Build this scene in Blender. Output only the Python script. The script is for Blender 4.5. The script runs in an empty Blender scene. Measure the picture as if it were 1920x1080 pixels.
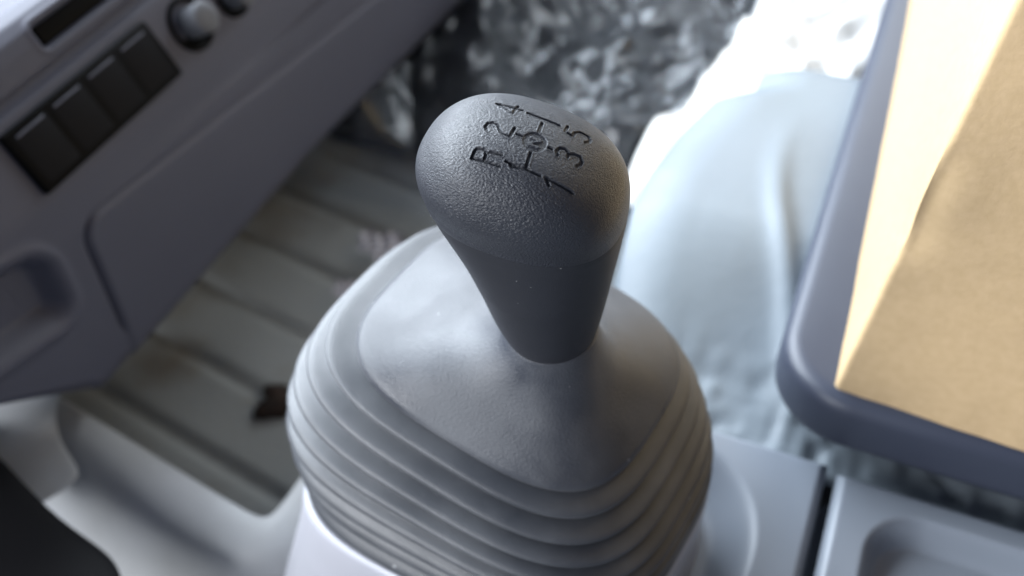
import bpy, bmesh, math, random
import numpy as np
from mathutils import Vector, Matrix
random.seed(7)
rng = np.random.default_rng(11)
SC = bpy.context.scene
COL = SC.collection

# ------------------------------------------------------------------ camera
FPX = 2000.0
AZ, PT = math.radians(22), math.radians(45)
hd = np.array([-math.sin(AZ), math.cos(AZ), 0]); rt = np.array([math.cos(AZ), math.sin(AZ), 0]); zz = np.array([0, 0, 1.0])
vw = hd*math.cos(PT) - zz*math.sin(PT); up = hd*math.sin(PT) + zz*math.cos(PT)
CAM = np.array([0.0754, -0.1989, 0.3521])
cd = bpy.data.cameras.new('camera'); cam = bpy.data.objects.new('camera', cd); COL.objects.link(cam)
cam.location = CAM; cam.rotation_euler = (math.radians(90)-PT, 0, AZ)
cd.sensor_width = 36; cd.lens = 36*FPX/1920; cd.clip_start = 0.01; cd.clip_end = 50
cd.dof.use_dof = True; cd.dof.focus_distance = 0.286; cd.dof.aperture_fstop = 7.6
SC.camera = cam

# ------------------------------------------------------------------ light
w = bpy.data.worlds.new('World'); SC.world = w; w.use_nodes = True
bg = w.node_tree.nodes['Background']; bg.inputs[0].default_value = (0.66, 0.74, 1.0, 1); bg.inputs[1].default_value = 0.25
def area(name, loc, target, sx, sy, power, col):
    l = bpy.data.lights.new(name, 'AREA'); l.shape = 'RECTANGLE'; l.size = sx; l.size_y = sy; l.energy = power; l.color = col
    o = bpy.data.objects.new(name, l); COL.objects.link(o); o.location = loc
    o.rotation_euler = (Vector(target)-Vector(loc)).to_track_quat('-Z', 'Y').to_euler(); return o
area('windscreen_daylight', (-0.95, 0.38, 0.66), (0.0, 0.05, 0.03), 1.8, 0.66, 84, (0.82, 0.91, 1.0))
area('passenger_window_daylight', (0.05, 1.45, 0.80), (0, 0.2, 0), 1.0, 0.6, 13, (0.88, 0.95, 1.0))
area('driver_window_daylight', (-0.75, -0.95, 0.45), (0.0, 0.0, 0), 0.8, 0.5, 27, (0.93, 0.96, 1.0))
def spot(name, loc, target, power, ang, blend, col, rad=0.01):
    l = bpy.data.lights.new(name, 'SPOT'); l.energy = power; l.spot_size = math.radians(ang); l.spot_blend = blend; l.color = col; l.shadow_soft_size = rad
    o = bpy.data.objects.new(name, l); COL.objects.link(o); o.location = loc
    o.rotation_euler = (Vector(target)-Vector(loc)).to_track_quat('-Z', 'Y').to_euler(); return o
spot('sunlight_through_side_window', (-0.25, 1.5, 1.2), (-0.02, 0.61, -0.04), 7, 25, 0.3, (1, 0.97, 0.93), 0.03)
spot('sun_gap_on_box', (0.02, 0.22, 1.25), (0.093, 0.215, 0.25), 12, 1.8, 0.35, (1, 0.97, 0.92), 0.004)
SC.view_settings.view_transform = 'Standard'; SC.view_settings.look = 'None'; SC.view_settings.exposure = 0; SC.view_settings.gamma = 1
SC.render.engine = 'CYCLES'; SC.cycles.use_denoising = True

# ------------------------------------------------------------------ helpers
def ray(px, py): return vw + rt*(px-960)/FPX + up*(540-py)/FPX
def at(px, py, z): d = ray(px, py); return CAM + d*(z-CAM[2])/d[2]
def atx(px, py, x): d = ray(px, py); return CAM + d*(x-CAM[0])/d[0]

def tag(o, label=None, cat=None, group=None, kind=None):
    for k, v_ in (('label', label), ('category', cat), ('group', group), ('kind', kind)):
        if v_: o[k] = v_
    return o
def empty(name, loc=(0, 0, 0)):
    o = bpy.data.objects.new(name, None); COL.objects.link(o); o.location = loc; o.empty_display_size = 0.02; return o
def mesh(name, V, Fc, mat, parent=None, smooth=True, sub=0, solid=0):
    me = bpy.data.meshes.new(name); me.from_pydata([tuple(map(float, p)) for p in V], [], [tuple(map(int, f)) for f in Fc]); me.update()
    if smooth: me.polygons.foreach_set('use_smooth', [True]*len(me.polygons))
    me.materials.append(mat)
    o = bpy.data.objects.new(name, me); COL.objects.link(o)
    if parent is not None:
        o.parent = parent; o.matrix_parent_inverse = Matrix.Translation(-Vector(parent.location))
    if solid: m = o.modifiers.new('thick', 'SOLIDIFY'); m.thickness = solid; m.offset = -1
    if sub: m = o.modifiers.new('sub', 'SUBSURF'); m.levels = m.render_levels = sub
    return o
def gridfaces(nu, nv, cu=False, cv=False):
    i = np.arange(nu if cu else nu-1); j = np.arange(nv if cv else nv-1)
    I, J = np.meshgrid(i, j, indexing='ij'); I2 = (I+1) % nu; J2 = (J+1) % nv
    return np.stack([I*nv+J, I2*nv+J, I2*nv+J2, I*nv+J2], -1).reshape(-1, 4)
def grid(name, P, mat, parent=None, cu=False, cv=False, flip=False, **k):
    Fc = gridfaces(P.shape[0], P.shape[1], cu, cv)
    if flip: Fc = Fc[:, ::-1]
    return mesh(name, P.reshape(-1, 3), Fc, mat, parent, **k)
def rbox(name, c, size, bev, mat, parent=None, axes=None, seg=3, taper=None):
    """rounded box; axes = three unit vectors (columns)"""
    bm = bmesh.new(); bmesh.ops.create_cube(bm, size=1)
    A = np.eye(3) if axes is None else np.stack(axes, 1)
    for q in bm.verts:
        l = np.array(q.co)*np.array(size)
        if taper is not None and l[2] > 0: l[:2] *= taper
        q.co = l
    bmesh.ops.bevel(bm, geom=bm.edges[:], offset=bev, segments=seg, affect='EDGES', profile=0.5)
    for q in bm.verts: q.co = A @ np.array(q.co) + np.array(c)
    me = bpy.data.meshes.new(name); bm.to_mesh(me); bm.free()
    me.polygons.foreach_set('use_smooth', [True]*len(me.polygons)); me.materials.append(mat)
    o = bpy.data.objects.new(name, me); COL.objects.link(o)
    if parent is not None:
        par = parent
        o.parent = par; root = par
        L = Vector((0, 0, 0))
        while root is not None: L += Vector(root.location); root = root.parent
        o.matrix_parent_inverse = Matrix.Translation(-Vector(par.location)) if par.parent is None else Matrix.Identity(4)
    return o
def sstep(a, b, x): t = np.clip((x-a)/(b-a), 0, 1); return t*t*(3-2*t)
_tab = rng.random((64, 64))
def vnoise(x, y):
    x = np.asarray(x, float); y = np.asarray(y, float)
    xi = np.floor(x).astype(int); yi = np.floor(y).astype(int); fx = x-xi; fy = y-yi
    fx = fx*fx*(3-2*fx); fy = fy*fy*(3-2*fy)
    g = lambda a, b: _tab[a % 64, b % 64]
    return (g(xi, yi)*(1-fx)+g(xi+1, yi)*fx)*(1-fy) + (g(xi, yi+1)*(1-fx)+g(xi+1, yi+1)*fx)*fy

# ------------------------------------------------------------------ materials
def mat(name, col, rough=0.5, spec=0.5, col2=None, cscale=20, cdet=4, clo=0.35, chi=0.65, bump=0, bscale=800, bstretch=None, bdist=0.0005,
        metal=0, coat=0, sheen=0, speck=0, rvar=0, bkind='noise', bdet=3):
    m = bpy.data.materials.new(name); m.use_nodes = True; nt = m.node_tree; N = nt.nodes; L = nt.links
    b = N['Principled BSDF']; b.inputs['Roughness'].default_value = rough; b.inputs['Specular IOR Level'].default_value = spec
    b.inputs['Metallic'].default_value = metal; b.inputs['Coat Weight'].default_value = coat
    b.inputs['Base Color'].default_value = (*col, 1)
    if sheen: b.inputs['Sheen Weight'].default_value = sheen; b.inputs['Sheen Roughness'].default_value = 0.5
    tc = N.new('ShaderNodeTexCoord'); out = None
    if col2:
        n = N.new('ShaderNodeTexNoise'); n.inputs['Scale'].default_value = cscale; n.inputs['Detail'].default_value = cdet; L.new(tc.outputs['Object'], n.inputs['Vector'])
        mr = N.new('ShaderNodeMapRange'); mr.inputs[1].default_value = clo; mr.inputs[2].default_value = chi; L.new(n.outputs['Fac'], mr.inputs[0])
        mx = N.new('ShaderNodeMix'); mx.data_type = 'RGBA'; mx.inputs['A'].default_value = (*col, 1); mx.inputs['B'].default_value = (*col2, 1)
        L.new(mr.outputs[0], mx.inputs['Factor']); out = mx.outputs['Result']
        if rvar:
            r2 = N.new('ShaderNodeMapRange'); r2.inputs[1].default_value = clo; r2.inputs[2].default_value = chi; r2.inputs[3].default_value = rough-rvar; r2.inputs[4].default_value = rough+rvar
            L.new(n.outputs['Fac'], r2.inputs[0]); L.new(r2.outputs[0], b.inputs['Roughness'])
    if speck:
        v = N.new('ShaderNodeTexVoronoi'); v.inputs['Scale'].default_value = speck; v.inputs['Randomness'].default_value = 1; L.new(tc.outputs['Object'], v.inputs['Vector'])
        wn = N.new('ShaderNodeSeparateColor'); L.new(v.outputs['Color'], wn.inputs[0])
        th = N.new('ShaderNodeMath'); th.operation = 'MULTIPLY_ADD'; th.inputs[1].default_value = 0.16; th.inputs[2].default_value = -0.09; L.new(wn.outputs[0], th.inputs[0])
        lt = N.new('ShaderNodeMath'); lt.operation = 'LESS_THAN'; L.new(v.outputs['Distance'], lt.inputs[0]); L.new(th.outputs[0], lt.inputs[1])
        sm = N.new('ShaderNodeMath'); sm.operation = 'MULTIPLY'; sm.inputs[1].default_value = 0.55; L.new(lt.outputs[0], sm.inputs[0])
        m2 = N.new('ShaderNodeMix'); m2.data_type = 'RGBA'; m2.inputs['B'].default_value = (0.55, 0.55, 0.55, 1)
        if out: L.new(out, m2.inputs['A'])
        else: m2.inputs['A'].default_value = (*col, 1)
        L.new(sm.outputs[0], m2.inputs['Factor']); out = m2.outputs['Result']
    if out: L.new(out, b.inputs['Base Color'])
    if bump:
        mp = N.new('ShaderNodeMapping'); L.new(tc.outputs['Object'], mp.inputs['Vector'])
        if bstretch: mp.inputs['Scale'].default_value = bstretch[:3]; mp.inputs['Rotation'].default_value = bstretch[3:] if len(bstretch) > 3 else (0, 0, 0)
        if bkind == 'noise':
            n = N.new('ShaderNodeTexNoise'); n.inputs['Scale'].default_value = bscale; n.inputs['Detail'].default_value = bdet; h = n.outputs['Fac']; n.inputs['Distortion'].default_value = 0.3
        else:
            n = N.new('ShaderNodeTexVoronoi'); n.feature = 'F1'; n.inputs['Scale'].default_value = bscale; h = n.outputs['Distance']
        L.new(mp.outputs[0], n.inputs['Vector'])
        bp = N.new('ShaderNodeBump'); bp.inputs['Strength'].default_value = bump; bp.inputs['Distance'].default_value = bdist
        L.new(h, bp.inputs['Height']); L.new(bp.outputs[0], b.inputs['Normal'])
    return m

M_HEAD = mat('grained_knob_plastic', (0.017, 0.019, 0.026), 0.42, 0.55, bump=0.7, bscale=2500, bstretch=(0.6, 1.4, 1.0, 0, 0, 0.6), bdist=0.0006, bdet=1.5)
M_SLEEVE = mat('smooth_knob_plastic', (0.017, 0.018, 0.023), 0.5, 0.35, bump=0.25, bscale=2200, bdist=0.0003, speck=260)
M_RUBBER = mat('dusty_grey_rubber', (0.024, 0.027, 0.034), 0.44, 0.65, col2=(0.050, 0.053, 0.060), cscale=40, cdet=8, clo=0.4, chi=0.64, bump=0.5, bscale=2600, bdist=0.0003, sheen=0.08, speck=130)
M_CAP = mat('worn_boot_rubber', (0.018, 0.021, 0.030), 0.52, 0.5, col2=(0.075, 0.078, 0.086), cscale=26, cdet=9, clo=0.40, chi=0.64, bump=0.55, bscale=1500, bdist=0.0004, sheen=0.08, speck=150, rvar=0.15)
M_DASH = mat('grey_dashboard_plastic', (0.058, 0.059, 0.080), 0.6, 0.3, bump=0.2, bscale=1800, bdist=0.0003, col2=(0.064, 0.065, 0.087), cscale=9)
M_BLACK = mat('black_switch_plastic', (0.007, 0.007, 0.008), 0.55, 0.05, bump=0.1, bscale=2000, bdist=0.0002)
M_BEZEL = mat('black_bezel_plastic', (0.003, 0.003, 0.003), 0.5, 0.04, bump=0.1, bscale=2000, bdist=0.0002)
M_GREYPLUG = mat('light_grey_knob_plastic', (0.085, 0.088, 0.10), 0.6, 0.3, bump=0.1, bscale=1500, bdist=0.0002)
M_PALE = mat('pale_console_plastic', (0.32, 0.32, 0.355), 0.35, 0.5, col2=(0.29, 0.295, 0.325), cscale=20, bump=0.05, bscale=900, bdist=0.0003)
M_CONS = mat('grey_console_plastic', (0.205, 0.23, 0.27), 0.42, 0.5, col2=(0.185, 0.21, 0.245), cscale=14, bump=0.15, bscale=1400, bdist=0.0003)
M_FLOOR = mat('worn_painted_floor', (0.185, 0.192, 0.188), 0.7, 0.2, col2=(0.125, 0.112, 0.092), cscale=16, cdet=6, clo=0.52, chi=0.72, bump=0.3, bscale=200, bdist=0.001)
M_METAL = mat('pale_painted_sheet_metal', (0.34, 0.35, 0.365), 0.46, 0.4, col2=(0.26, 0.265, 0.265), cscale=12, cdet=5, bump=0.1, bscale=60, bdist=0.002, rvar=0.06)
M_MAT = mat('black_rubber', (0.006, 0.006, 0.007), 0.6, 0.10, bump=0.2, bscale=900, bdist=0.0005)
M_VINYL = mat('pale_grey_vinyl', (0.15, 0.175, 0.20), 0.5, 0.35, col2=(0.175, 0.205, 0.23), cscale=9, bump=0.25, bscale=120, bdist=0.001, rvar=0.08)
M_SEAT = mat('blue_grey_seat_vinyl', (0.035, 0.041, 0.062), 0.42, 0.45, bump=0.2, bscale=1600, bdist=0.0003, col2=(0.039, 0.046, 0.068), cscale=20)
M_CARD = mat('brown_cardboard', (0.46, 0.33, 0.185), 0.9, 0.1, col2=(0.50, 0.36, 0.21), cscale=300, cdet=8, clo=0.3, chi=0.7, bump=0.3, bscale=500, bdist=0.0004)
M_RUST = mat('dark_rust', (0.010, 0.007, 0.005), 0.8, 0.2, col2=(0.022, 0.012, 0.008), cscale=120, bump=0.6, bscale=300, bdist=0.001)
M_WHITE = mat('white_film', (0.62, 0.61, 0.59), 0.3, 0.5, bump=0.3, bscale=60, bdist=0.003)
def film_mat(name, tint, dens, rough=0.26):
    m = bpy.data.materials.new(name); m.use_nodes = True; nt = m.node_tree; N = nt.nodes; L = nt.links
    N.remove(N['Principled BSDF']); o = N['Material Output']
    t = N.new('ShaderNodeBsdfTransparent'); t.inputs[0].default_value = (0.9, 0.92, 0.95, 1)
    g = N.new('ShaderNodeBsdfGlossy'); g.inputs['Roughness'].default_value = rough; g.inputs[0].default_value = (0.95, 0.97, 1, 1)
    d = N.new('ShaderNodeBsdfDiffuse'); d.inputs[0].default_value = (*tint, 1)
    lw = N.new('ShaderNodeLayerWeight'); lw.inputs[0].default_value = 0.35
    mr = N.new('ShaderNodeMapRange'); mr.inputs[3].default_value = 0.015; mr.inputs[4].default_value = 0.46; L.new(lw.outputs['Fresnel'], mr.inputs[0])
    m1 = N.new('ShaderNodeMixShader'); m1.inputs[0].default_value = dens; L.new(t.outputs[0], m1.inputs[1]); L.new(d.outputs[0], m1.inputs[2])
    m2 = N.new('ShaderNodeMixShader'); L.new(mr.outputs[0], m2.inputs[0]); L.new(m1.outputs[0], m2.inputs[1]); L.new(g.outputs[0], m2.inputs[2])
    L.new(m2.outputs[0], o.inputs['Surface']); return m
M_FILM = film_mat('crumpled_clear_film', (0.36, 0.41, 0.47), 0.03)
M_LILAC = film_mat('lilac_film', (0.42, 0.38, 0.44), 0.4, 0.4)

# ------------------------------------------------------------------ boot ring table: cx cy cz a b tiltx tilty
RT = np.array([
 [-0.0148, 0.0339, 0.0728, 0.0525, 0.0474, -0.1912, -0.0046], [-0.0184, 0.0330, 0.0668, 0.0601, 0.0517, -0.2084, 0.0145],
 [-0.0197, 0.0317, 0.0594, 0.0662, 0.0553, -0.1665, 0.0125], [-0.0204, 0.0299, 0.0512, 0.0708, 0.0577, -0.1308, -0.0132],
 [-0.0203, 0.0282, 0.0426, 0.0741, 0.0590, -0.0970, -0.0405], [-0.0200, 0.0265, 0.0336, 0.0758, 0.0593, -0.0592, -0.0614],
 [-0.0192, 0.0253, 0.0245, 0.0760, 0.0586, -0.0185, -0.0674], [-0.0186, 0.0245, 0.0156, 0.0752, 0.0573, 0.0050, -0.0664],
 [-0.0182, 0.0234, 0.0064, 0.0738, 0.0562, 0.0386, -0.0357]])
RT = np.concatenate([RT, [RT[8]+(RT[8]-RT[7])*0.9]])
BTH = math.radians(-8.234)
NTH = 240
TH = np.linspace(0, 2*math.pi, NTH, endpoint=False)
def rsect(p, inset=0.0, dz=0.0, n=3.2, th=TH):
    cx, cy, cz, a, b, tx, ty = p
    q = np.sign(np.cos(th))*abs(np.cos(th))**(2/n); s = np.sign(np.sin(th))*abs(np.sin(th))**(2/n)
    x = q*(a-inset); y = s*(b-inset); c, s_ = math.cos(BTH), math.sin(BTH)
    X = c*x-s_*y; Y = s_*x+c*y
    return np.stack([cx+X, cy+Y, cz+tx*X+ty*Y+dz], 1)
def rlerp(s):
    i = int(min(max(math.floor(s), 0), 8)); f = s-i
    return RT[i]*(1-f)+RT[i+1]*f

# ================================================================== SETTING: floor
xs = np.linspace(-0.62, 0.5, 200); ys = np.linspace(-0.35, 1.6, 700)
X, Y = np.meshgrid(xs, ys, indexing='ij')
ph = (Y+0.19*X)/0.050; tri = np.abs((ph % 1)-0.5)*2
rib = sstep(0.10, 0.26, tri)
Z = -0.135 + 0.0040*rib + 0.002*(vnoise(X*30, Y*30)-0.5)
tag(grid('floor', np.stack([X, Y, Z], -1), M_FLOOR), kind='structure')

# tunnel metal panel with a lip round the floor opening
R0 = [(-60, 672), (60, 715), (120, 748), (250, 828), (380, 908), (470, 962), (497, 972), (520, 955), (545, 920), (580, 870), (640, 790)]
R1 = [(-80, 700), (45, 745), (105, 785), (235, 868), (360, 950), (450, 1008), (505, 1020), (545, 990), (575, 950), (610, 900), (665, 820)]
R2 = [(-110, 760), (10, 820), (75, 870), (200, 955), (320, 1030), (425, 1085), (520, 1085), (580, 1060), (640, 1020), (680, 960), (720, 880)]
R3 = [(-160, 860), (-40, 930), (30, 990), (150, 1070), (280, 1140), (410, 1180), (530, 1180), (620, 1160), (700, 1120), (740, 1060), (780, 980)]
rows = [np.array([at(x, y, -0.078)+np.array([0, 0, -0.06]) for x, y in R0]), np.array([at(x, y, -0.082) for x, y in R0]), np.array([at(x, y, -0.078) for x, y in R0]),
        np.array([at(x, y, -0.0775) for x, y in (np.array(R0)*0.78+np.array(R1)*0.22)]), np.array([at(x, y, -0.078) for x, y in R1]), np.array([at(x, y, -0.088) for x, y in R2]), np.array([at(x, y, -0.125) for x, y in R3]),
        np.array([at(x, y+150, -0.16) for x, y in R3])]
tag(grid('tunnel_panel', np.stack(rows), M_METAL, sub=3), kind='structure')

# ================================================================== dashboard
DASH = empty('dashboard', (-0.25, 0.3, 0.0))
tag(DASH, 'grey plastic dashboard with a row of black switches along the upper left', 'dashboard')
prof = np.array([(-0.52, -0.07), (-0.32, -0.066), (-0.27, -0.063), (-0.247, -0.060), (-0.2395, -0.056), (-0.2365, -0.049), (-0.2368, -0.035), (-0.2385, 0.0), (-0.2405, 0.030),
                 (-0.2425, 0.044), (-0.2435, 0.050), (-0.2450, 0.0545), (-0.2592, 0.0785), (-0.2625, 0.0830), (-0.2655, 0.0838), (-0.2680, 0.0852), (-0.2665, 0.0885), (-0.2700, 0.0975), (-0.2735, 0.1030), (-0.2790, 0.1065), (-0.2865, 0.1070), (-0.305, 0.100), (-0.335, 0.085)])
seg = np.concatenate([[0], np.cumsum(np.hypot(*np.diff(prof, axis=0).T))])
NS, NY = 420, 560
sv = np.concatenate([np.linspace(0, seg[3], 20, endpoint=False), np.linspace(seg[3], seg[-1], NS-20)])
pxs = np.interp(sv, seg, prof[:, 0]); pzs = np.interp(sv, seg, prof[:, 1])
for _ in range(3):
    pxs[1:-1] = (pxs[:-2]+2*pxs[1:-1]+pxs[2:])/4; pzs[1:-1] = (pzs[:-2]+2*pzs[1:-1]+pzs[2:])/4
yv = np.concatenate([np.linspace(-0.12, 0.36, 430, endpoint=False), np.linspace(0.36, 1.3, NY-430)])
Yg, Sg = np.meshgrid(yv, sv, indexing='ij')
Xg = np.repeat(pxs[None], NY, 0).copy(); Zg = np.repeat(pzs[None], NY, 0).copy()
tx_ = np.gradient(pxs, sv); tz_ = np.gradient(pzs, sv); nx_ = tz_/np.hypot(tx_, tz_); nz_ = -tx_/np.hypot(tx_, tz_)
# the lower edge rises towards the driver and dips towards the far door
low = np.clip((0.05-Zg)/0.11, 0, 1)
rise = 0.9*np.clip(0.040-Yg, 0, 0.2); rise = rise*sstep(0, 0.012, 0.045-Yg)
Zg += low*(rise - 0.085*np.clip(Yg-0.25, 0, 1))
Zg -= 0.15*np.clip(Yg-0.06, 0, 0.25)*np.exp(-((Zg-0.045)/0.012)**2)*0.6
D = np.zeros_like(Xg)
def rr(u, v, cu, cv, hu, hv, r):   # signed distance of a rounded rectangle
    qx = np.abs(u-cu)-(hu-r); qy = np.abs(v-cv)-(hv-r)
    return np.hypot(np.maximum(qx, 0), np.maximum(qy, 0))+np.minimum(np.maximum(qx, qy), 0)-r
# grab pocket near the driver
sdp = rr(Yg, Zg+0.28*(Yg-0.0), -0.02, 0.027, 0.0605, 0.0195, 0.012)
D += -0.010*sstep(0.0015, -0.008, sdp) + 0.0015*np.exp(-((sdp-0.004)/0.003)**2)*(sdp > -0.004)
# glove box lid groove
gtop = 0.034-0.12*(Yg-0.06)
sdg = rr(Yg, Zg-(gtop-0.034), 0.362, -0.020, 0.300, 0.052, 0.013)
D += -0.0028*np.exp(-(sdg/0.0011)**2)*sstep(-0.042, -0.03, Zg)*(0.35+0.65*sstep(0.075, 0.066, Yg))
D += 0.0012*sstep(0.001, -0.004, sdg)
# card slot in the upper face
sSl = np.interp(0.0975, prof[15:19, 1], seg[15:19])
sds = rr(Yg, Sg, 0.158, sSl+0.0012, 0.056, 0.0060, 0.003)
D += -0.005*sstep(0.0006, -0.0018, sds) + 0.0007*np.exp(-((sds-0.002)/0.0012)**2)
sds2 = rr(Yg, Sg, 0.180, sSl-0.004, 0.02, 0.004, 0.003)
D += -0.004*sstep(0.0006, -0.002, sds2)*(1-sstep(0.0006, -0.0018, sds))
Xg = Xg+nx_[None]*D; Zg = Zg+nz_[None]*D
P = np.stack([Xg, Yg, Zg], -1)
Fc = gridfaces(NY, NS)
sdc = sdg.reshape(-1)[Fc].mean(1); yc = P.reshape(-1, 3)[Fc].mean(1)
lid = (sdc < 0) & (yc[:, 2] > -0.12) & (yc[:, 0] > -0.255)
def submesh(name, V, F_, m, parent):
    u, inv = np.unique(F_, return_inverse=True)
    return mesh(name, V[u], inv.reshape(F_.shape), m, parent)
submesh('panel', P.reshape(-1, 3), Fc[~lid], M_DASH, DASH)
submesh('glove_box_lid', P.reshape(-1, 3), Fc[lid], M_DASH, DASH)
sl = np.array([np.interp(sSl+0.0012, sv, pxs), 0.158, np.interp(sSl+0.0012, sv, pzs)]); s_t = np.array([np.interp(sSl+0.0012, sv, tx_), 0, np.interp(sSl+0.0012, sv, tz_)]); s_t /= np.linalg.norm(s_t)
s_n = np.cross(np.array([0, 1.0, 0]), s_t); s_n = s_n if s_n[0] > 0 else -s_n
rbox('slot_shade', sl-s_n*0.0045, (0.107, 0.0090, 0.004), 0.001, M_BEZEL, DASH, [np.array([0, 1.0, 0]), s_t, s_n])  # black insert stands in for the shade down inside the slot
# switch bank
ey = np.array([0, 1.0, 0]); es = np.array([-0.2445+0.2592, 0, 0.0545-0.0785]); LS = np.linalg.norm(es); es /= LS; en = np.cross(es, ey); en = en if en[0] > 0 else -en
bc = np.array([-0.2518, 0.1045, 0.0672])
ax = [ey, -es, en]
bz = rbox('switch_bezel', bc+en*0.0004, (0.1005, 0.0305, 0.005), 0.0016, M_BEZEL, DASH, ax)
for i in range(4):
    c = bc+ey*(-0.0361+0.02405*i)+en*0.0022
    rbox('switch', c-en*0.0012, (0.0218, 0.0256, 0.0042), 0.0008, M_BLACK, bz, ax, taper=0.96)
    rbox('switch_edge_glint', c+en*0.0006-es*0.0110, (0.0175, 0.0012, 0.0012), 0.0005, M_DASH, bz, ax)  # lighter strip puts the reflection on the top chamfer into the colour
# dials
def dial(y, z, r0, r1, h):
    c = np.array([np.interp(z, prof[10:14, 1], prof[10:14, 0]), y, z])
    th = np.linspace(0, 2*math.pi, 40, endpoint=False)
    def lathe(name, pr_, m, par):
        G = np.stack([c+en*hh+(np.cos(th)[:, None]*ey+np.sin(th)[:, None]*es)*max(rr_, 1e-5) for rr_, hh in pr_])
        return grid(name, G, m, par, cv=True)
    s = lathe('dial_socket', [(r0*1.12, -0.001), (r0*1.12, 0.001), (r0, 0.002), (r0*0.9, 0.001), (r0*0.88, -0.0005), (r0*0.2, -0.0005)], M_BEZEL, DASH)
    lathe('dial_cap', [(r1*0.9, -0.001), (r1*0.95, h*0.7), (r1*0.97, h*0.9), (r1*0.85, h), (r1*0.4, h*1.03), (0, h*1.03)], M_GREYPLUG, DASH)
dial(0.1795, 0.0665, 0.0125, 0.0085, 0.014)
dial(0.2140, 0.0640, 0.0100, 0.0080, 0.012)
# added white strip in place of the bright outside past the windscreen
X, Y = np.meshgrid(np.linspace(-0.62, -0.352, 40), np.linspace(-0.2, 0.9, 60), indexing='ij')
Z = 0.068+0.05*(-0.352-X)+0.004*vnoise(X*20, Y*20)
tag(grid('outside_glare_strip', np.stack([X, Y, Z], -1), M_WHITE, solid=0.01), 'added white strip standing in for the bright outside behind the dashboard, seen only in the top corner', 'daylight stand-in')

# flange and black trim near the driver's feet
Fr = [[(-80, 735), (0, 738), (70, 715), (128, 697)], [(-90, 770), (-10, 775), (70, 752), (122, 722)], [(-100, 830), (-10, 828), (62, 800), (104, 770)], [(-110, 900), (0, 880), (70, 860), (112, 830)], [(-60, 990), (60, 960), (120, 920), (165, 890)]]
Fz = [-0.045, -0.05, -0.066, -0.075, -0.080]
tag(grid('cowl_flange', np.stack([[at(x, y, z) for x, y in row] for row, z in zip(Fr, Fz)]), M_METAL, sub=3, solid=0.002), 'pale painted metal flange running up under the dashboard', 'flange')
Br = [[(-120, 740), (-60, 790), (0, 838), (60, 905), (120, 965), (180, 1005), (228, 1040), (246, 1090), (250, 1160)],
      [(-140, 750), (-75, 805), (-12, 855), (48, 922), (108, 980), (165, 1022), (205, 1055), (222, 1100), (226, 1165)],
      [(-200, 800), (-130, 860), (-70, 920), (-10, 990), (50, 1040), (105, 1080), (140, 1110), (155, 1150), (160, 1190)],
      [(-300, 1000), (-230, 1060), (-170, 1100), (-110, 1150), (-60, 1190), (0, 1210), (40, 1220), (60, 1230), (70, 1240)]]
Bz = [-0.058, -0.050, -0.046, -0.046]
tag(grid('black_trim', np.stack([[at(x, y, z) for x, y in row] for row, z in zip(Br, Bz)]), M_MAT, sub=3, solid=0.02), 'curved black rubber trim pad at the lower left beside pale metal', 'trim pad')

# rust lump
th = np.linspace(0, 2*math.pi, 28, endpoint=False); c = at(525, 752, -0.128)
G = []
for rr_, hh in ((1, -0.003), (0.9, 0.001), (0.6, 0.004), (0.3, 0.0055), (0.02, 0.006)):
    wob = 1+0.35*np.sin(3*th+1)+0.2*np.sin(5*th)
    G.append(np.stack([c[0]+0.0135*rr_*wob*np.cos(th), c[1]+0.0115*rr_*wob*np.sin(th), np.full(28, c[2]+hh)], 1))
tag(grid('dirt_clump', np.stack(G), M_RUST, cv=True), 'dark brown clump of rusty dirt on the ribbed floor beside the gear boot', 'dirt')

# ================================================================== console, tray, engine cover
def inside_boot(X, Y, grow):
    c, s_ = math.cos(-BTH), math.sin(-BTH); dx = X-RT[8][0]; dy = Y-RT[8][1]
    x = c*dx-s_*dy; y = s_*dx+c*dy
    return (np.abs(x/(RT[8][3]+grow))**3.2+np.abs(y/(RT[8][4]+grow))**3.2)**(1/3.2)
X, Y = np.meshgrid(np.linspace(-0.02, 0.0995, 160), np.linspace(-0.16, 0.0925, 260), indexing='ij')
e = np.minimum(0.0995-X, 0.0925-Y); edge = -0.004*np.clip(1-e/0.004, 0, 1)**2
k = (inside_boot(X, Y, 0)-1)*0.08
Z = -0.0105+edge-0.016*sstep(0.026, 0.006, k)
ZB = Z
CON = grid('gear_console', np.stack([X, Y, Z], -1), M_CONS, solid=0.03)
tag(CON, 'grey plastic console deck directly right of the gear boot', 'console')
X, Y = np.meshgrid(np.linspace(0.1035, 0.33, 240), np.linspace(-0.16, 0.0895, 260), indexing='ij')
e = np.minimum(X-0.1035, 0.0895-Y); edge = -0.004*np.clip(1-e/0.004, 0, 1)**2
tc = at(1650, 1040, -0.010)
sdt = rr(X, Y, tc[0]+0.10-0.006, tc[1]+0.022-0.10, 0.10, 0.10, 0.022)
Z = -0.0100+edge-0.012*sstep(0.001, -0.007, sdt)
tag(grid('storage_tray', np.stack([X, Y, Z], -1), M_CONS, solid=0.03), 'grey plastic storage tray with a rounded recess, below the seat cushion', 'tray')

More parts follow.
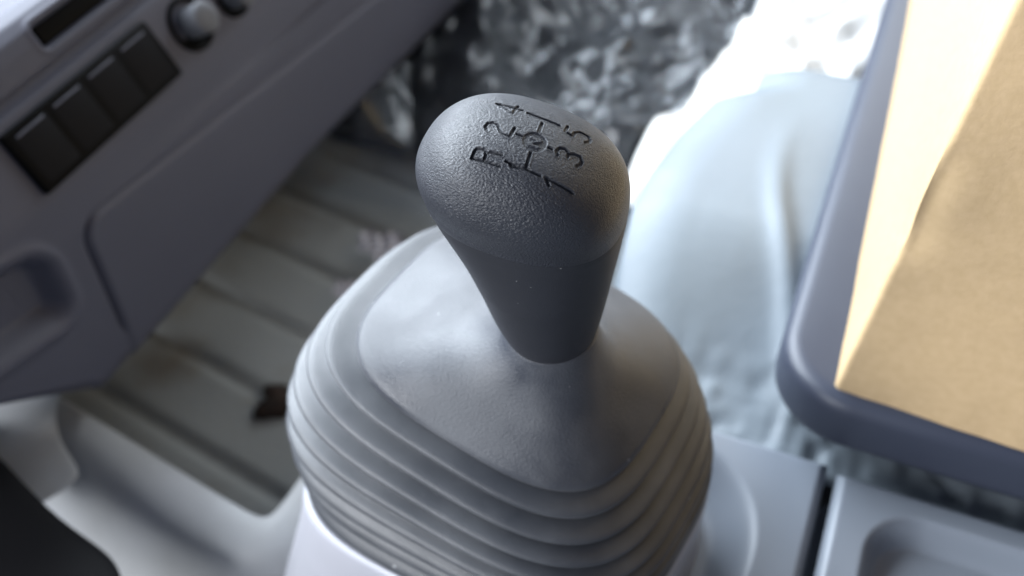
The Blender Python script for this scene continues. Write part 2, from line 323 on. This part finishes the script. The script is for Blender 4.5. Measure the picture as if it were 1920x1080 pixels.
# engine cover
lx = [at(x, y, 0.018)[:2] for x, y in ((1120, 700), (1140, 600), (1155, 520), (1170, 430), (1190, 355), (1222, 295), (1275, 225), (1345, 160), (1420, 142))]
lx = np.array(lx); print('cover left', lx.round(3).tolist())
oy = np.argsort(lx[:, 1]); ymax = lx[:, 1].max()
ys = np.concatenate([np.linspace(0.086, ymax, 150, endpoint=False), np.linspace(ymax, ymax+0.09, 30)])
us = np.concatenate([np.linspace(-1, 0, 30, endpoint=False), np.linspace(0, 1, 150)])
U, Y = np.meshgrid(us, ys, indexing='ij')
xl = np.interp(ys, lx[oy, 1], lx[oy, 0])[None]; 
near = -0.0185+0.0365*sstep(0.095, 0.20, Y)
Xc = np.where(U < 0, xl-0.018*(-U)**1.5, xl+(0.26-xl)*U)
d = np.clip((Xc-xl)/0.03, 0, 1)
Z = near - 0.010*(1-d)**2.2 - np.where(U < 0, 0.13*(-U)**1.2, 0)
Z += 0.002*(vnoise(Xc*25, Y*16)-0.5)+0.0035*np.exp(-((Xc-0.060-0.02*np.sin(Y*18))/0.006)**2)*sstep(0.30, 0.18, Y)
Z += 0.0012*(vnoise(Xc*160+3, Y*130)-0.5)*sstep(0.150, 0.10, Y)*3
Z -= 0.13*np.clip((Y-ymax-0.01)/0.08, 0, 1)**2
tag(grid('engine_cover', np.stack([Xc, Y, Z], -1), M_VINYL), 'pale grey vinyl covered engine hump behind the gear knob', 'engine cover')

# seat cushion
zt = 0.030; a0 = at(1455, 690, zt)
SX0, SX1, SY0, SY1 = 0.0675, 0.42, 0.088, 1.0
bm = bmesh.new(); bmesh.ops.create_cube(bm, size=1)
for q in bm.verts: q.co = ((q.co.x+0.5)*(SX1-SX0)+SX0, (q.co.y+0.5)*(SY1-SY0)+SY0, (q.co.z+0.5)*0.029+0.002)
ve = [e for e in bm.edges if abs(e.verts[0].co.z-e.verts[1].co.z) > 0.02 and e.verts[0].co.x < 0.1]
bmesh.ops.bevel(bm, geom=ve, offset=0.034, segments=14, affect='EDGES', profile=0.5)
he = [e for e in bm.edges if abs(e.verts[0].co.z-e.verts[1].co.z) < 1e-5 and e.is_manifold and abs(e.calc_face_angle(0)) > 1.0]
bmesh.ops.bevel(bm, geom=he, offset=0.0075, segments=5, affect='EDGES', profile=0.5)
me = bpy.data.meshes.new('seat_cushion'); bm.to_mesh(me); bm.free(); me.polygons.foreach_set('use_smooth', [True]*len(me.polygons)); me.materials.append(M_SEAT)
o = bpy.data.objects.new('seat_cushion', me); COL.objects.link(o)
tag(o, 'dark blue grey seat cushion with a rounded corner under the cardboard box', 'seat')

# cardboard box
BX = empty('cardboard_box', tuple(at(1566, 725, 0.0305))); tag(BX, 'brown cardboard box standing on the seat cushion', 'box')
p0 = at(1566, 726, 0.0308); print('box corner', p0)
lean = np.array([0.075, 0.01, 1.0])
xa = at(1920, 846, 0.0308)-p0; xa /= np.linalg.norm(xa); ya = at(1708, 0, 0.0308)-p0; ya /= np.linalg.norm(ya)
RC = 0.0022                                            # rounded corner between the two walls
l1 = np.concatenate([np.linspace(0.30, 0.02, 80, endpoint=False), np.linspace(0.02, RC, 24)]); arc = np.linspace(0, math.pi/2, 9); l2 = np.linspace(RC, 0.36, 100)
path = [(q, 0.0) for q in l1] + [(RC-RC*math.sin(a), RC-RC*math.cos(a)) for a in arc[1:-1]] + [(0.0, q) for q in l2]
path = np.array(path); tv = np.linspace(0, 0.30, 110)
PI_, TT = np.meshgrid(np.arange(len(path)), tv, indexing='ij')
S_ = path[PI_, 0]; U_ = path[PI_, 1]
W_ = p0+S_[..., None]*xa+U_[..., None]*ya+TT[..., None]*lean
al = S_+U_
dent = 0.0016*np.exp(-((TT-0.078-0.3*al)/0.010)**2-(al/0.012)**2)
tear = 0.0018*np.sin(np.pi*np.clip((TT-0.070)/0.050, 0, 1))**0.7*(S_/0.0024)*np.exp(1-S_/0.0024)*(U_ < 0.001)
W_ = W_+dent[..., None]*(xa*0.8+ya*0.6)+tear[..., None]*ya
W_ = W_+(0.0012*(vnoise(S_*22+4, TT*18+U_*20)-0.5)+0.0006*(vnoise(S_*90+4, TT*90+U_*90)-0.5))[..., None]*(xa*0.5+ya*0.8)
Fw = gridfaces(len(path), len(tv)); cut = len(l1)+3
nearw = Fw[:, 0] < cut*len(tv)
submesh('near_wall', W_.reshape(-1, 3), Fw[nearw], M_CARD, BX)
submesh('side_wall', W_.reshape(-1, 3), Fw[~nearw], M_CARD, BX)
B_ = p0+np.array([0.002, 0.002, 0.0002])+np.stack(np.meshgrid([0, 0.335], [0, 0.355], indexing='ij'), -1)[..., :1]*xa+np.stack(np.meshgrid([0, 0.335], [0, 0.355], indexing='ij'), -1)[..., 1:]*ya
grid('base_panel', B_, M_CARD, BX, solid=0.002)

# ================================================================== footwell mat and film
c4 = [at(535, 350, -0.122), at(1110, 480, -0.122), at(1640, 40, -0.122), at(900, -60, -0.122)]
def bil(U, V): return (c4[0]*(1-U)[..., None]+c4[1]*U[..., None])*(1-V)[..., None]+(c4[3]*(1-U)[..., None]+c4[2]*U[..., None])*V[..., None]
X, Y = np.meshgrid(np.linspace(-0.30, 0.45, 40), np.linspace(0.34, 1.5, 60), indexing='ij')
Z = -0.121+0.004*vnoise(X*14, Y*14)
tag(grid('footwell_mat', np.stack([X, Y, Z], -1), M_MAT, solid=0.006), 'black rubber mat on the floor beneath the crumpled clear film', 'mat')
U, V = np.meshgrid(np.linspace(0, 1, 330), np.linspace(0, 1, 330), indexing='ij')
P = bil(U, V); hh = np.zeros_like(U)
for amp, fr, cnt in ((0.034, 3.5, 3), (0.018, 8, 5), (0.010, 20, 6), (0.004, 48, 6)):
    for _ in range(cnt):
        a = rng.normal(0.15, 0.55); q = (np.cos(a)*P[..., 0]+np.sin(a)*P[..., 1])*fr*(0.6+0.8*rng.random())+rng.random()*9+1.0*vnoise(P[..., 0]*6+_*3, P[..., 1]*4)
        loc = sstep(0.25, 0.75, vnoise(P[..., 0]*11+_*7+fr, P[..., 1]*5+_*5))
        hh += amp/math.sqrt(cnt)*(np.abs((q % 1)-0.5)*2)**1.05*(0.2+1.3*loc)
P[..., 2] += 0.003+hh*sstep(0, 0.12, V)*sstep(0, 0.1, U)
tag(grid('plastic_film', P, M_FILM), 'crumpled clear plastic film heaped in the dark passenger footwell', 'plastic film')
# sunlit wrapped seat base beyond
wl = np.array([at(x, y, -0.05)[:2] for x, y in ((1120, 420), (1155, 345), (1195, 265), (1272, 200), (1335, 120), (1395, 40), (1445, -60))])
ys = np.linspace(wl[:, 1].min(), 1.15, 170); U, Y = np.meshgrid(np.linspace(0, 1, 130), ys, indexing='ij')
xl = np.interp(ys, wl[:, 1], wl[:, 0])[None]; X = xl+(0.36-xl)*U
dl = (X-xl)
Z = -0.115+0.070*sstep(0, 0.008, dl)+0.02*sstep(0.5, 0.7, Y)
Z += 0.022*np.abs(((X*16+Y*7+vnoise(X*10, Y*10)*2) % 1)-0.5)+0.018*np.abs(((X*9-Y*14+vnoise(X*14, Y*8)*2) % 1)-0.5)
tag(grid('white_wrap', np.stack([X, Y, Z], -1), M_WHITE), 'blown out white plastic wrap in sunlight beyond the engine cover', 'plastic wrap')
# scraps
def scrap(px, py, z, r, seed, label):
    g = np.random.default_rng(seed); c = at(px, py, z); U, V = np.meshgrid(np.linspace(-1, 1, 22), np.linspace(-1, 1, 22), indexing='ij')
    f = g.random(4)*6
    Z = 0.35*np.abs(((U*1.3+V*.7+f[0]) % 1)-.5)+0.3*np.abs(((U*-.9+V*1.6+f[1]) % 1)-.5)
    G = c+np.stack([U*r*(1+.2*np.sin(3*V+f[2])), V*r*(1+.25*np.sin(2.4*U+f[3])), Z*r*1.2], -1)
    tag(grid('film_scrap', G, M_LILAC), label, 'film scrap', 'lilac film scraps on the floor behind the boot')
scrap(708, 462, -0.12, 0.012, 1, 'larger lilac plastic scrap below the crumpled film')
scrap(645, 545, -0.12, 0.007, 2, 'small lilac plastic scrap touching the outline of the gear boot')

# ================================================================== gear boot pedestal
prs = [(0.004, -0.006, 0), (0.0025, 0.0005, 0), (0.0005, 0.0012, 0), (-0.0008, 0.0004, 0), (-0.0014, -0.002, 0), (-0.002, -0.012, .2), (-0.004, -0.03, .6), (-0.010, -0.06, 1), (-0.02, -0.10, 1)]
G = []
for ins, dz, fl in prs:
    p = RT[8].copy(); p[0] -= 0.006*fl; p[5] = 0.11
    G.append(rsect(p, ins, dz, n=3.4))
tag(grid('boot_pedestal', np.stack(G), M_PALE, cv=True, flip=True), 'pale plastic pedestal rim that the gear boot sits in', 'pedestal')

# ================================================================== gear boot
BOOT = empty('gear_boot', (-0.0214, 0.0459, 0.0)); tag(BOOT, 'grey ribbed rubber gear lever boot with stepped folds', 'gear boot')
FP = [(0.10, 0, 7.0), (0.11, 0, 5.6), (0.15, 0, 5.0), (0.21, 0, 4.5), (0.29, 0.0, 4.1), (0.38, 0.0, 3.6), (0.46, 0.05, 3.0), (0.53, 0.18, 2.35), (0.60, 0.40, 1.6), (0.66, 0.64, 0.95), (0.72, 0.84, 0.45),
      (0.79, 0.96, 0.10), (0.86, 1, -0.06), (0.93, 1, -0.05), (0.99, 1, 0.10), (1.04, 1, 0.42), (1.075, 1, 1.0), (1.10, 1, 1.9), (1.11, 1, 3.2), (1.11, 1, 7)]
for k in range(9):
    G = []
    for s, wr, ins in FP:
        p = rlerp(k+s).copy()
        p[3:5] = RT[k][3:5]*(1-wr)+RT[k+1][3:5]*wr
        G.append(rsect(p, ins*1e-3*1.05, 0))
    grid('fold', np.stack(G), M_RUBBER, BOOT, cv=True, flip=True)

# knob definition ---------------------------------------------------
KB = np.array([.0024, .0158, .098]); KA = np.array([-.0154, -.1631, .9865]); KL = .09345
KN = np.array([np.tan(np.radians(10)), np.tan(np.radians(-11)), 1.]); KN /= np.linalg.norm(KN)
KH = np.array([.05, .075, .10, .22, .34, .46, .56, .65, .73, .81, .88, .94, .98, 1.0])
KR = np.array([10.5, 13.2, 14.19, 17.47, 20.07, 22.92, 25.88, 28.28, 29.01, 28.26, 25.44, 20.5, 13.0, 0.])
KX = np.array([-.5, -.6, -.74, -1.89, -2.87, -4.25, -6.03, -7.46, -7.29, -6.09, -4.6, -4.3, -4.3, -4.3])
KY = np.array([2.3, 2.3, 2.32, 3.8, 5.64, 7.26, 8.19, 8.07, 6.44, 4.49, 2.96, 1.36, .4, 0.])
def spl(x, y):
    n = len(x); h = np.diff(x); A = np.eye(n); b = np.zeros(n)
    for i in range(1, n-1):
        A[i, i-1] = h[i-1]; A[i, i] = 2*(h[i-1]+h[i]); A[i, i+1] = h[i]; b[i] = 6*((y[i+1]-y[i])/h[i]-(y[i]-y[i-1])/h[i-1])
    Mm = np.linalg.solve(A, b)
    def f(q):
        q = np.asarray(q, float); i = np.clip(np.searchsorted(x, q)-1, 0, n-2); d = h[i]; a = (x[i+1]-q)/d; c = (q-x[i])/d
        return a*y[i]+c*y[i+1]+((a**3-a)*Mm[i]+(c**3-c)*Mm[i+1])*d*d/6
    return f
_H = np.concatenate([KH, [.98, .94]]); _R = np.concatenate([KR, [-13., -20.5]]); _X = np.concatenate([KX, KX[[12, 11]]]); _Y = np.concatenate([KY, KY[[12, 11]]])
_S = np.concatenate([[0], np.cumsum(np.hypot(np.diff(_H*KL*1e3), np.diff(_R)))])
fH, fR, fX, fY = [spl(_S, q) for q in (_H, _R, _X, _Y)]
STOP = _S[13]
def kframe(t):
    s = np.clip((t-.35)/.45, 0, 1); s = s*s*(3-2*s)
    n = KA*(1-s)[..., None]+KN*s[..., None]; n /= np.linalg.norm(n, axis=-1, keepdims=True)
    e1 = np.zeros_like(n); e1[..., 0] = 1; e1 -= n*n[..., :1]; e1 /= np.linalg.norm(e1, axis=-1, keepdims=True)
    return e1, np.cross(n, e1), n
def kpoint(s, th, off=0.0):
    t = fH(s); e1, e2, n = kframe(t); q = np.clip((t-.4)/.3, 0, 1)
    a = fR(s)+off; b = a*(1-.207*q); p = 2+.35*q
    c = np.sign(np.cos(th))*abs(np.cos(th))**(2/p); d = np.sign(np.sin(th))*abs(np.sin(th))**(2/p)
    return KB+KA*(KL*t)[..., None]+(e1*(fX(s)+c*a)[..., None]+e2*(fY(s)+d*b)[..., None])*1e-3

# boot cap: from ring 0 up to the neck
nc = kpoint(np.array(_S[2]), np.array(0.0)); e1n, e2n, nn = kframe(np.array(0.1))
ncen = KB+KA*KL*0.1+(e1n*KX[2]+e2n*KY[2])*1e-3
ncir = lambda rr_, dz: ncen+nn*dz+(np.cos(TH+BTH)[:, None]*e1n+np.sin(TH+BTH)[:, None]*e2n)*rr_
G = [rsect(RT[0], 0.0035, -0.0042), rsect(RT[0], 0.0012, -0.0036), rsect(RT[0], 0.0003, -0.0022), rsect(RT[0], 0.0, -0.0008), rsect(RT[0], 0.0006, 0.0010), rsect(RT[0], 0.0022, 0.0026)]
base = rsect(RT[0], 0.0022, 0.0026); top = ncir(0.0150, -0.0015)
for q in np.linspace(0.06, 1, 26):
    qs = q; lat = base*(1-qs)+top*qs
    rise = 0.30*q+0.25*q**2.2+0.45*q**6 + 0.10*math.sin(math.pi*q)
    zc = base[:, 2]*(1-rise)+top[:, 2]*rise
    P_ = lat.copy(); P_[:, 2] = zc
    P_[:, 2] += 0.0012*(vnoise(P_[:, 0]*60, P_[:, 1]*60)-0.5)*math.sin(math.pi*q)
    G.append(P_)
G += [ncir(0.0146, 0.0008), ncir(0.0138, 0.0012), ncir(0.0118, 0.0004)]
grid('cap', np.stack(G), M_CAP, BOOT, cv=True, flip=True, sub=1)

# ================================================================== gear knob
KNOB = empty('gear_lever', tuple(ncen)); tag(KNOB, 'black gear lever with grained plastic knob and engraved shift pattern', 'gear lever')
NK = 720
thk = np.linspace(0, 2*math.pi, NK, endpoint=False)
# the seam between head and sleeve runs lower at the forward side
tseam = 0.645+0.035*np.cos(thk-math.radians(-60))
tt = np.linspace(0, STOP, 4000); hh_ = fH(tt); 
sseam = np.interp(tseam, hh_[:np.argmax(hh_ > 0.98)], tt[:np.argmax(hh_ > 0.98)])
f = np.linspace(0, 1, 60)[:, None]
SS = f*(sseam[None]+0.35)
grid('sleeve', kpoint(SS, np.repeat(thk[None], 60, 0), -0.30*sstep(0.93, 1.0, f)*np.ones((1, NK))), M_SLEEVE, KNOB, cv=True)
# head
s17 = STOP-19.0
fa = np.linspace(0, 1, 70)[:, None]; SA = sseam[None]*(1-fa)+s17*fa
fb = np.linspace(0, 1, 190)[1:, None]; SB = s17+(STOP-s17)*fb*np.ones((1, NK)); SB[-1] = STOP-1e-4
SH = np.concatenate([SA, SB]); TG = np.repeat(thk[None], SH.shape[0], 0)
offs = np.zeros_like(SH); fa2 = (SH-sseam[None])
offs = 0.05*sstep(0, 0.5, fa2)
PH = kpoint(SH, TG, offs)
lip = kpoint(sseam[None]+0.05, thk[None], -0.9)
PH = np.concatenate([lip, PH])
AP = kpoint(np.array(STOP), np.array(0.)); E1, E2, EN = kframe(np.array(1.0))
STROKES = [
 [(-1.2, -9.2), (-8.6, -9.4), (-8.7, -7.4), (-8.3, -6.7), (-6.75, -6.4), (-5.9, -6.85), (-5.6, -8.0), (-5.5, -9.35)], [(-5.75, -7.5), (-4.8, -6.7), (-1.9, -6.4)],
 [(-8.2, -0.9), (-9.1, 0.2), (-8.8, 1.5), (-7.6, 2.1), (-6.3, 1.7), (-5.4, 0.5), (-4.4, -0.5), (-2.1, -0.7), (-2.05, 2.5)],
 [(-2.7, 9.75), (-9.6, 9.6), (-4.5, 7.2), (-4.3, 10.9)],
 [(11.6, -8.7), (10.3, -7.5), (17.5, -7.2)],
 [(10.5, -0.2), (9.9, 0.9), (10.3, 2.1), (11.7, 2.6), (12.7, 2.0), (13.0, 0.8)], [(12.85, 1.7), (14.1, 2.6), (15.7, 2.9), (16.6, 2.0), (16.6, 0.8), (15.9, -0.3)],
 [(9.5, 10.7), (9.6, 8.2), (11.8, 8.0), (11.8, 9.6), (12.9, 11.0), (14.9, 11.2), (16.0, 10.4), (15.9, 9.1), (15.2, 8.3)],
 [(-1.05, 9.4), (7.7, 9.4)], [(-0.3, -7.6), (8.8, -7.6)], [(3.5, 7.6), (3.9, 3.6)], [(4.3, -2.4), (4.6, -5.2), (4.9, -7.4)], [(-0.8, 0.7), (1.0, 0.7)], [(7.1, 0.6), (8.7, 0.6)], [(0.6, -7.6), (1.4, -8.3), (3.0, -8.0), (3.4, -7.4)]]
NST = [[(5.5, -0.5), (2.8, -0.5), (5.5, 1.7), (2.8, 1.7)]]
def sdist(Q, strokes):
    d = np.full(Q.shape[:-1], 99.)
    for L_ in strokes:
        for a, b in zip(L_[:-1], L_[1:]):
            a = np.array(a); b = np.array(b); ab = b-a; t = np.clip(((Q-a)@ab)/(ab@ab), 0, 1)
            d = np.minimum(d, np.linalg.norm(Q-a-t[..., None]*ab, axis=-1))
    return d
rel = PH-AP; Q = np.stack([rel@E1, rel@E2], -1)*1e3; onTop = (rel@EN)*1e3 > -14
d1 = sdist(Q, STROKES); dc = np.hypot(Q[..., 0]-4.1, Q[..., 1]-0.6); dn = sdist(Q, NST)
dep = (0.50+0.35*sstep(-4.5, -7, Q[..., 1]))*sstep(0.48, 0.24, d1)
disc = 0.32*sstep(3.25, 2.95, dc); disc = disc-0.30*sstep(0.42, 0.16, dn)*(dc < 3)
ridge = -0.08*np.exp(-((d1-0.66)/0.16)**2)*(dc > 3.3)
dep = np.where(dc < 3.3, disc, dep+ridge)*onTop
PH = PH-EN*(dep*1e-3)[..., None]
grid('head', PH, M_HEAD, KNOB, cv=True)
